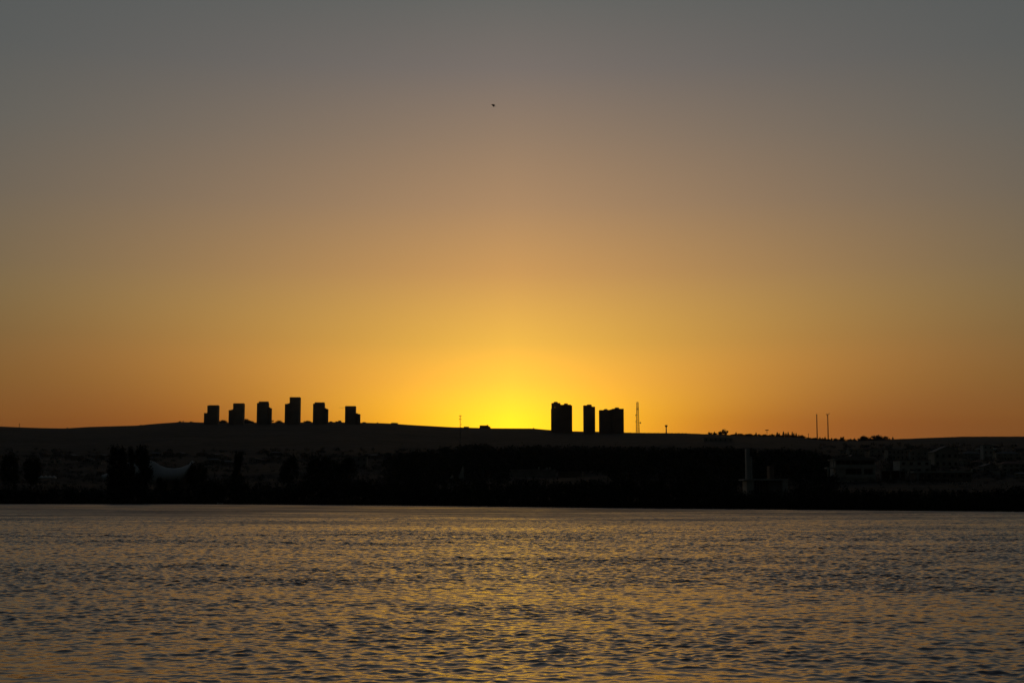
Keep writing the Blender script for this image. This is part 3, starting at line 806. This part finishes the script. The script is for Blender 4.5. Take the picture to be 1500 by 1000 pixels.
# long low building
def long_building():
    pos = ground_at(1380, 705); Y = pos.y; u = Y/F
    def X(p): return (p-1380)*u
    def Zp(py): return at(1380, py, Y).z - pos.z
    t = thing('long_building', 'long low dark building with one thin pale roof edge', 'long building', pos)
    bm = bmesh.new(); box(bm, X(1342), X(1423), 0, 9, -1.5, Zp(692.2)); mesh_obj('wall', bm, M['brown'], t)
    bm = bmesh.new(); box(bm, X(1338), X(1424), -1.2, 9.6, Zp(692.1), Zp(689.8)); mesh_obj('roof', bm, M['pale'], t)
    bm = bmesh.new(); box(bm, X(1422.6), X(1424.2), -.9, .1, Zp(689.78), Zp(686.4)); mesh_obj('roof_post', bm, M['pale'], t)
    for i in range(7):
        x = X(1347 + i*11.2); w = 3.6*u
        window(t, x+w, Zp(699.5), w*1.6, Zp(694)-Zp(699.5))
    bm = bmesh.new(); box(bm, X(1383), X(1423), -.6, -.01, Zp(703), Zp(701.4)); mesh_obj('plinth', bm, M['grey'], t)
    bm = bmesh.new(); box(bm, X(1343), X(1345.4), -.8, -.01, -1.5, Zp(692.12)); mesh_obj('pillar', bm, M['pale'], t)
long_building()
def terrace_link():
    pos = ground_at(1312, 703); Y = pos.y; u = Y/F
    def X(p): return (p-1312)*u
    def Zp(py): return at(1312, py, Y).z - pos.z
    t = thing('garden_pavilion', 'faint open sided garden building between the villa and the long building', 'garden building', pos)
    bm = bmesh.new(); box(bm, X(1290), X(1334), -.5, 6, Zp(690), Zp(688.6)); mesh_obj('roof', bm, M['grey'], t)
    for p in (1291, 1305, 1319, 1333):
        bm = bmesh.new(); box(bm, X(p)-.3, X(p)+.3, 0, .6, -1, Zp(690.02)); mesh_obj('pillar', bm, M['grey'], t)
    bm = bmesh.new(); box(bm, X(1296), X(1330), 5, 5.5, -1, Zp(690.05)); mesh_obj('back_wall', bm, M['brown'], t)
terrace_link()
for i, px in enumerate((1391,1395.5,1400.5,1404,1410,1416,1421,1432,1437,1443,1471,1476)):
    pos = ground_at(px, 713); u = pos.y/F; h = (5.5 + 3*((i*7) % 3)/2)*u
    t = thing('closed_parasol', 'slim pale folded parasol in the row below the long building', 'parasol', pos, 0, 'folded parasols below the long building')
    bm = bmesh.new(); tube(bm, (0,0,0), (0,0,h*.98), .06, n=6); mesh_obj('pole', bm, M['steel'], t)
    bm = bmesh.new(); lathe(bm, [(.08,h*.30),(.26,h*.36),(.24,h*.6),(.13,h*.9),(.03,h)], 10); mesh_obj('canopy', bm, M['pale2'], t, True)

# dim houses on the other slope
GL = 'faint houses in rows on the grassy slope below the stepped towers'
LL = 'faint dark house in the barely visible rows on the slope below the stepped towers'
for px, py, w, h, rf in ((66,669,14,5,'gable'),(84,668.5,12,5,'gable'),(101,671,16,6,'gable'),(113,674,18,6.5,'gable'),(127,677.5,18,7,'gable'),(140,681,16,7,'gable'),(146,671,14,6,'gable'),(228,668,16,6,'hip'),(246,666,14,5.5,'gable'),(262,668,13,6,'gable'),
                     (296,668,16,6,'gable'),(311,670,16,6,'gable'),(326,672.5,15,6.5,'gable'),(312,679,18,8,'hip'),(330,682,16,8,'hip'),(372,676,17,5.5,'gable'),(389,677,14,5,'hip'),(405,667,16,6,'hip'),(388,664,14,5,'gable'),(446,671,12,7,'flat'),(456,674,10,6,'flat'),
                     (470,663,13,4.5,'gable'),(546,671,22,6,'hip'),(566,668,14,5,'gable'),(585,674,12,7,'flat'),(607,664,15,5,'gable')):
    house(LL, px, py, w, py-h, rnd.choice(('brown','grey','brown')), rnd.choice(('slate','tile')), rf, rnd.uniform(-.5,.5), GL, floors=1, nwin=2)
H_('first of two small pale gables beside the bushy tree', 76, 679, 6.5, 671.8, 'pale2', 'tile', 'gable', .1, floors=1, nwin=1)
H_('second small pale gable, the one farther from the bushy tree', 84.5, 679, 6.5, 671.2, 'pale2', 'tile', 'gable', -.1, floors=1, nwin=1)
H_('faint house with dark upright windows beside the two joined crowns', 521, 686, 32, 668, 'grey', 'slate', 'flat', .05, floors=2, nwin=4)
H_('faint low roof catching light on the slope beside the slim antenna mast', 627, 668, 10, 664.6, 'grey', 'pale2', 'gable', .2, floors=1, nwin=2)
H_('small bright flat roof on the slope above the low lit roof', 644, 667, 6, 662.2, 'pale', 'pale', 'flat', .0, floors=1, nwin=1)
H_('wide faint flat building on the ridge shoulder below the round topped tree', 1052, 646.5, 42, 641, 'pale2', 'pale2', 'flat', .0, floors=1, nwin=6)

# flat buildings breaking the skyline
for px, w, top, lab in ((577.4,9.6,619.2,'small flat roofed building on the falling crest beyond the crane tower'),(533,4.4,618.0,'tiny hut on the crest just beyond the crane tower'),
                        (683,7.4,624.6,'low flat building on the crest beside the slim antenna mast'),(709,13,622.8,'broad low building on the crest at the brightest glow'),(495.4,8.4,616.9,'squat building on the crest between two stepped towers')):
    Y = ridge_Y(px) - 15; s = slope(px, 627)[0]; z = gz(s*Y, Y); u = Y/F
    W = w*u; H = at(px, top, Y).z - z
    t = thing('ridge_building', lab, 'building', (s*Y, Y, z-2))
    bm = bmesh.new(); box(bm, -W/2, W/2, 0, 16, 0, H+1.6); mesh_obj('wall', bm, M['grey'], t)
    bm = bmesh.new(); box(bm, -W/2-.5, W/2+.5, -.5, 16.5, H+1.602, H+2.1); mesh_obj('roof', bm, M['slate'], t)
    if w > 8:
        bm = bmesh.new()
        if px > 700: prism(bm, [(W*.5,H-1),(W*.72,H-3),(W*.72,0),(W*.5,0)], 1, 12); box(bm, W*.3, W*.42, 4, 8, H+2.1, H+4.2)
        elif px < 500: box(bm, -W*.02, W*.42, 3, 12, H+2.1, H+5.2)
        else: box(bm, -W*.3, W*.2, 4, 10, H+2.1, H+3)
        mesh_obj('annex', bm, M['grey'], t)
for px, top, w in ((691.5,624.2,3.5),(694.6,623.4,2.6),(697.4,624.4,3)):
    pass

# terrace wall on the shore below the apartment towers, with roof posts
def terrace():
    pos = ground_at(800, 699); Y = pos.y; u = Y/F
    def X(p): return (p-800)*u
    def Zp(py): return at(800, py, Y).z - pos.z
    t = thing('terrace_hall', 'faint long terraced hall below the broad twin apartment tower', 'hall', pos)
    bm = bmesh.new(); box(bm, X(748), X(814), 0, 10, -1.5, Zp(688.4)); mesh_obj('wall', bm, M['grey'], t)
    bm = bmesh.new(); box(bm, X(818), X(850), 1, 10, -1.5, Zp(690)); mesh_obj('wall', bm, M['brown'], t)
    bm = bmesh.new(); box(bm, X(747), X(815), -.6, 10.5, Zp(688.38), Zp(687.2)); mesh_obj('roof', bm, M['grey'], t)
    for p, top in ((789.5,683.4),(801.5,684.5),(805.8,683.8)):
        bm = bmesh.new(); box(bm, X(p)-.5, X(p)+.5, 3, 4, Zp(687.15), Zp(top)); mesh_obj('chimney', bm, M['pale'], t)
    bm = bmesh.new(); box(bm, X(853), X(854.6), 0, .8, -1.5, Zp(690)); mesh_obj('gate_post', bm, M['pale2'], t)
terrace()

# small pale things by the water
def sail(px0, px1, top, base, lab):
    Y = shore_y(px0) + 60; pc = (px0+px1)/2; s = slope(pc, base)[0]; z0 = gz(s*Y, Y); u = Y/F
    def X(p): return (p-pc)*u
    def Zp(py): return at(pc, py, Y).z - z0
    t = thing('shade_sail', lab, 'shade sail', (s*Y, Y, z0))
    bm = bmesh.new(); prism(bm, [(X(px0),Zp(base)),(X(px1),Zp(base-1)),(X(px1)-.1,Zp(top+3)),(X(px1)-.6,Zp(top)),(X(px0)+(X(px1)-X(px0))*.35,Zp((top+base)/2))], 0, .12); mesh_obj('cloth', bm, M['pale'], t)
    bm = bmesh.new(); tube(bm, (X(px1)-.3,.3,0), (X(px1)-.3,.3,Zp(top-.5)), .12, n=6); mesh_obj('pole', bm, M['steel'], t)
sail(671.5, 679.5, 682.6, 700.5, 'faint upright pale sail on the shore below the slim antenna mast')
sail(658, 664.5, 695.2, 700.5, 'faint low pale sail next to the taller pale sail')
def boat(px, py_top, py_base, w_px, lab, Y=None):
    Yb = shore_y(px) - 2.5 if Y is None else Y
    s = slope(px, py_base)[0]; u = Yb/F; L = w_px*u; z0 = 0.0 if Y is None else gz(s*Yb, Yb)
    t = thing('rowing_boat', lab, 'boat', (s*Yb, Yb, z0), R(4))
    bm = bmesh.new(); secs = []
    for i in range(9):
        f = i/8; x = -L/2 + L*f; b_ = .95*math.sin(math.pi*min(1,.12+f*.88))**.6 if f < 1 else .05; b_ = max(.06, b_*(1 if f < .75 else (1-f)/.25)); h = .55 + .35*(2*f-1)**2
        secs.append([bm.verts.new((x, yy*b_, zz)) for yy, zz in ((-1,h),(-.75,.05),(0,-.12),(.75,.05),(1,h),(.85,h-.02),(.6,.15),(0,.06),(-.6,.15),(-.85,h-.02))])
    for a, c in zip(secs, secs[1:]):
        for i in range(10): j = (i+1)%10; bm.faces.new((a[i],a[j],c[j],c[i]))
    bm.faces.new(secs[0]); bm.faces.new(secs[-1][::-1])
    mesh_obj('hull', bm, M['pale'], t, True)
    bm = bmesh.new()
    for f in (-.2, .15): box(bm, L*f-.15, L*f+.15, -.7, .7, .42, .47)
    mesh_obj('thwart', bm, M['wood'], t)
boat(322.5, 733.8, 736.6, 9, 'small faint boat lying at the far waterline below the first stepped tower')
def tent(px0, px1, top, base, lab):
    Y = shore_y(px0) + 95; pc = (px0+px1)/2; s = slope(pc, base)[0]; z0 = gz(s*Y, Y); u = Y/F
    def X(p): return (p-pc)*u
    def Zp(py): return at(pc, py, Y).z - z0
    t = thing('marquee', lab, 'marquee', (s*Y, Y, z0))
    n = 4; W = (X(px1)-X(px0))/n
    bm = bmesh.new()
    for i in range(n):
        a = X(px0)+W*i; v = [bm.verts.new(p) for p in ((a,0,Zp(base)),(a+W,0,Zp(base)),(a+W,5,Zp(base)),(a,5,Zp(base)),(a+W/2,2.5,Zp(top)))]
        for f in ((0,1,4),(1,2,4),(2,3,4),(3,0,4),(3,2,1,0)): bm.faces.new([v[k] for k in f])
    mesh_obj('roof', bm, M['canvas'], t)
    bm = bmesh.new(); box(bm, X(px0), X(px1), 0, 5, Zp(base+1.2), Zp(base)-.003); mesh_obj('valance', bm, M['canvas'], t)
    for i in range(n+1):
        bm = bmesh.new(); tube(bm, (X(px0)+W*i+ (.1 if i == 0 else -.1),.1,0), (X(px0)+W*i+(.1 if i == 0 else -.1),.1,Zp(base+1.2)), .07, n=6); mesh_obj('pole', bm, M['steel'], t)
tent(56, 80, 695.6, 699, 'low pale marquee on the shore well before the poplars')

# ------------------------------------------------------------------ bird
def bird():
    D = 85.0; c = at(723, 154.6, D); u = D/F
    bm = bmesh.new()
    # body: a spindle lofted along its flight line, tail fanned, wings swept and seen nearly edge on
    prof = [(-.50,.004,.004),(-.44,.020,.022),(-.34,.045,.050),(-.2,.07,.075),(-.02,.078,.08),(.14,.06,.06),(.26,.034,.03),(.36,.05,.012),(.52,.075,.007)]
    rings = []
    for x, ry, rz_ in prof:
        rings.append([bm.verts.new((x, ry*math.cos(2*math.pi*k/10), rz_*math.sin(2*math.pi*k/10))) for k in range(10)])
    for a, b_ in zip(rings, rings[1:]):
        for k in range(10): j = (k+1)%10; bm.faces.new((a[k],a[j],b_[j],b_[k]))
    bm.faces.new(rings[0][::-1]); bm.faces.new(rings[-1])
    for sg in (-1, 1):
        st = [(0,.05,-.26,.14,.015,.026),(.0,.25,-.30,.16,.03,.020),(.0,.5,-.20,.18,.02,.013),(.0,.78,.02,.24,-.01,.006)]
        sec = []
        for _, y, x0, x1, z, th in st:
            sec.append([bm.verts.new(p) for p in ((x0,sg*y,z),((x0+x1)/2-.05,sg*y,z+th),(x1,sg*y,z),((x0+x1)/2-.05,sg*y,z-th*.5))])
        for a, b_ in zip(sec, sec[1:]):
            for k in range(4): j = (k+1)%4; bm.faces.new((a[k],a[j],b_[j],b_[k]))
        bm.faces.new(sec[0]); bm.faces.new(sec[-1][::-1])
    o = mesh_obj('bird', bm, M['feather'], None, True)
    o.location = c; k = 8.2*u; o.scale = (k, k*.62, k*1.05); o.rotation_euler = (R(-8), R(20), R(10))
    tag(o, 'small dark bird gliding alone high in the sky', 'bird')
bird()

# ------------------------------------------------------------------ sky, sun
w = bpy.data.worlds.new('World'); sc.world = w; w.use_nodes = True
nt = w.node_tree; N = nt.nodes; Lk = nt.links
bg = N['Background']; bg.inputs['Strength'].default_value = 1.0
def lin(c):
    c = c/255.0
    return c/12.92 if c <= .04045 else ((c+.055)/1.055)**2.4
def L3(*rgb): return tuple(lin(v) for v in rgb)
tc = N.new('ShaderNodeTexCoord'); sp = N.new('ShaderNodeSeparateXYZ'); Lk.new(tc.outputs['Generated'], sp.inputs[0])
def math_(op, a, b=None, c=None):
    n = N.new('ShaderNodeMath'); n.operation = op
    for i, v in enumerate((a, b, c)):
        if v is None: continue
        if isinstance(v, (int, float)): n.inputs[i].default_value = v
        else: Lk.new(v, n.inputs[i])
    return n.outputs[0]
el = math_('DEGREES' if False else 'MULTIPLY', math_('ARCSINE', sp.outputs['Z']), 180/math.pi)
az = math_('MULTIPLY', math_('ABSOLUTE', math_('SUBTRACT', math_('ARCTAN2', sp.outputs['X'], sp.outputs['Y']), SUN_AZ)), 180/math.pi)
EMAX = 60.0
fac = math_('DIVIDE', math_('ADD', el, 4.0), EMAX + 4.0)
def ramp(stops):
    n = N.new('ShaderNodeValToRGB'); Lk.new(fac, n.inputs['Fac']); cr = n.color_ramp
    cr.interpolation = 'LINEAR'
    while len(cr.elements) < len(stops): cr.elements.new(.5)
    for e, (d, c) in zip(cr.elements, stops):
        e.position = (d + 4.0)/(EMAX + 4.0); e.color = (*c, 1)
    return n.outputs['Color']
def el_of(py): return math.degrees(math.atan(slope(750, py)[1]))
# radiance over the sun's place (MID), well to either side of it (SIDE), and how wide the glow spreads in degrees
ROWS = [(-2,(.02,.02,.02),(.02,.02,.02),(6.6,5.2,18)),(-.5,(1.75,.86,.015),(.17,.06,.010),(6.6,5.2,18)),(0,(1.75,.86,.015),(.17,.06,.010),(6.6,5.2,18)),(el_of(625),(1.78,.99,.020),(.185,.07,.012),(6.7,5.3,18)),(el_of(612),(1.72,.95,.024),(.195,.08,.015),(6.9,5.6,17)),(el_of(560),(1.353,.677,.054),(.159,.089,.022),(9.2,8.0,14.2)),
        (el_of(500),(.92,.503,.071),(.075,.085,.035),(13.2,10.8,16.8)),(el_of(400),(.624,.328,.102),(.03,.066,.062),(17.0,17.0,20)),(el_of(300),(.420,.252,.130),(.024,.063,.076),(19.5,20,21)),
        (el_of(200),(.295,.204,.136),(.028,.072,.087),(21,21,22)),(el_of(100),(.191,.161,.143),(.047,.074,.08),(22,22,22)),(el_of(0),(.133,.133,.124),(.066,.080,.086),(22,22,22)),
        (26,(.092,.098,.104),(.055,.067,.078),(23,23,23)),(38,(.060,.070,.082),(.044,.054,.068),(25,25,25)),(60,(.036,.045,.060),(.034,.043,.058),(25,25,25))]
def vec(k_, mul):
    n = N.new('ShaderNodeVectorMath'); n.operation = 'SCALE'; n.inputs['Scale'].default_value = mul
    Lk.new(ramp([(r[0], tuple(v/mul for v in r[k_])) for r in ROWS]), n.inputs[0]); return n.outputs[0]
mid, side, sig = vec(1, 2.0), vec(2, 2.0), vec(3, 30.0)
def vm(op, a, b):
    n = N.new('ShaderNodeVectorMath'); n.operation = op
    for i, v in enumerate((a, b)):
        if isinstance(v, tuple): n.inputs[i].default_value = v
        else: Lk.new(v, n.inputs[i])
    return n.outputs[0]
azv = N.new('ShaderNodeCombineXYZ')
for i in range(3): Lk.new(az, azv.inputs[i])
pw = vm('POWER', vm('DIVIDE', azv.outputs[0], sig), (1.3,)*3)
k = vm('POWER', (math.e,)*3, vm('MULTIPLY', pw, (-1.0,)*3))
glow = vm('ADD', side, vm('MULTIPLY', k, vm('SUBTRACT', mid, side)))
# the sky behind the viewer: dusk blue from the Nishita model, far dimmer than the west
st = N.new('ShaderNodeTexSky'); st.sky_type = 'NISHITA'; st.sun_disc = False
st.sun_elevation = SUN_EL; st.sun_rotation = SUN_AZ; st.dust_density = 3.0; st.altitude = 1000
stm = N.new('ShaderNodeMix'); stm.data_type = 'RGBA'; stm.blend_type = 'MULTIPLY'; stm.inputs[0].default_value = 1
Lk.new(st.outputs[0], stm.inputs[6]); stm.inputs[7].default_value = (.016, .016, .016, 1)
back = N.new('ShaderNodeMapRange'); back.interpolation_type = 'SMOOTHSTEP'
back.inputs['From Min'].default_value = 28; back.inputs['From Max'].default_value = 115
Lk.new(az, back.inputs['Value'])
bm_ = N.new('ShaderNodeMix'); bm_.data_type = 'RGBA'; Lk.new(back.outputs[0], bm_.inputs[0])
Lk.new(glow, bm_.inputs[6]); Lk.new(stm.outputs[2], bm_.inputs[7])
Lk.new(bm_.outputs[2], bg.inputs['Color'])

w.cycles.sampling_method = 'MANUAL'; w.cycles.sample_map_resolution = 2048
sl = bpy.data.lights.new('sun', 'SUN'); sl.energy = 1.0; sl.angle = R(.5); sl.color = (1, .62, .28)
so = bpy.data.objects.new('sun', sl); COL.objects.link(so)
dirv = Vector((math.sin(SUN_AZ)*math.cos(SUN_EL), math.cos(SUN_AZ)*math.cos(SUN_EL), math.sin(SUN_EL)))
so.rotation_euler = dirv.to_track_quat('Z', 'Y').to_euler(); so.location = (0, 100, 300)

# ------------------------------------------------------------------ evening air
hm = bpy.data.materials.new('evening_haze'); hm.use_nodes = True
hn = hm.node_tree; hn.nodes.remove(hn.nodes['Principled BSDF'])
pv = hn.nodes.new('ShaderNodeVolumePrincipled'); pv.inputs['Color'].default_value = (.78,.84,.94,1)
pv.inputs['Density'].default_value = 9.0e-6; pv.inputs['Anisotropy'].default_value = .5
hn.links.new(pv.outputs[0], hn.nodes['Material Output'].inputs['Volume'])
bm = bmesh.new(); box(bm, -20000, 20000, -400, 24500, -6, 420)
o = mesh_obj('haze', bm, hm); tag(o, 'thin evening haze over the lake and hills', 'haze', kind='stuff')

# ------------------------------------------------------------------ camera and view
cd = bpy.data.cameras.new('camera'); cd.sensor_width = 36; cd.lens = F/1500*36; cd.clip_start = .1; cd.clip_end = 60000
co_ = bpy.data.objects.new('camera', cd); COL.objects.link(co_)
co_.location = (0, 0, CAM_H); co_.rotation_euler = (R(90) + PITCH, 0, 0)
sc.camera = co_
sc.view_settings.view_transform = 'Standard'; sc.view_settings.look = 'None'; sc.view_settings.exposure = 0; sc.view_settings.gamma = 1
sc.render.engine = 'CYCLES'
sc.cycles.max_bounces = 4; sc.cycles.diffuse_bounces = 2; sc.cycles.glossy_bounces = 3
sc.cycles.use_denoising = True; sc.cycles.denoiser = 'OPENIMAGEDENOISE'; sc.cycles.denoising_input_passes = 'RGB_ALBEDO_NORMAL'
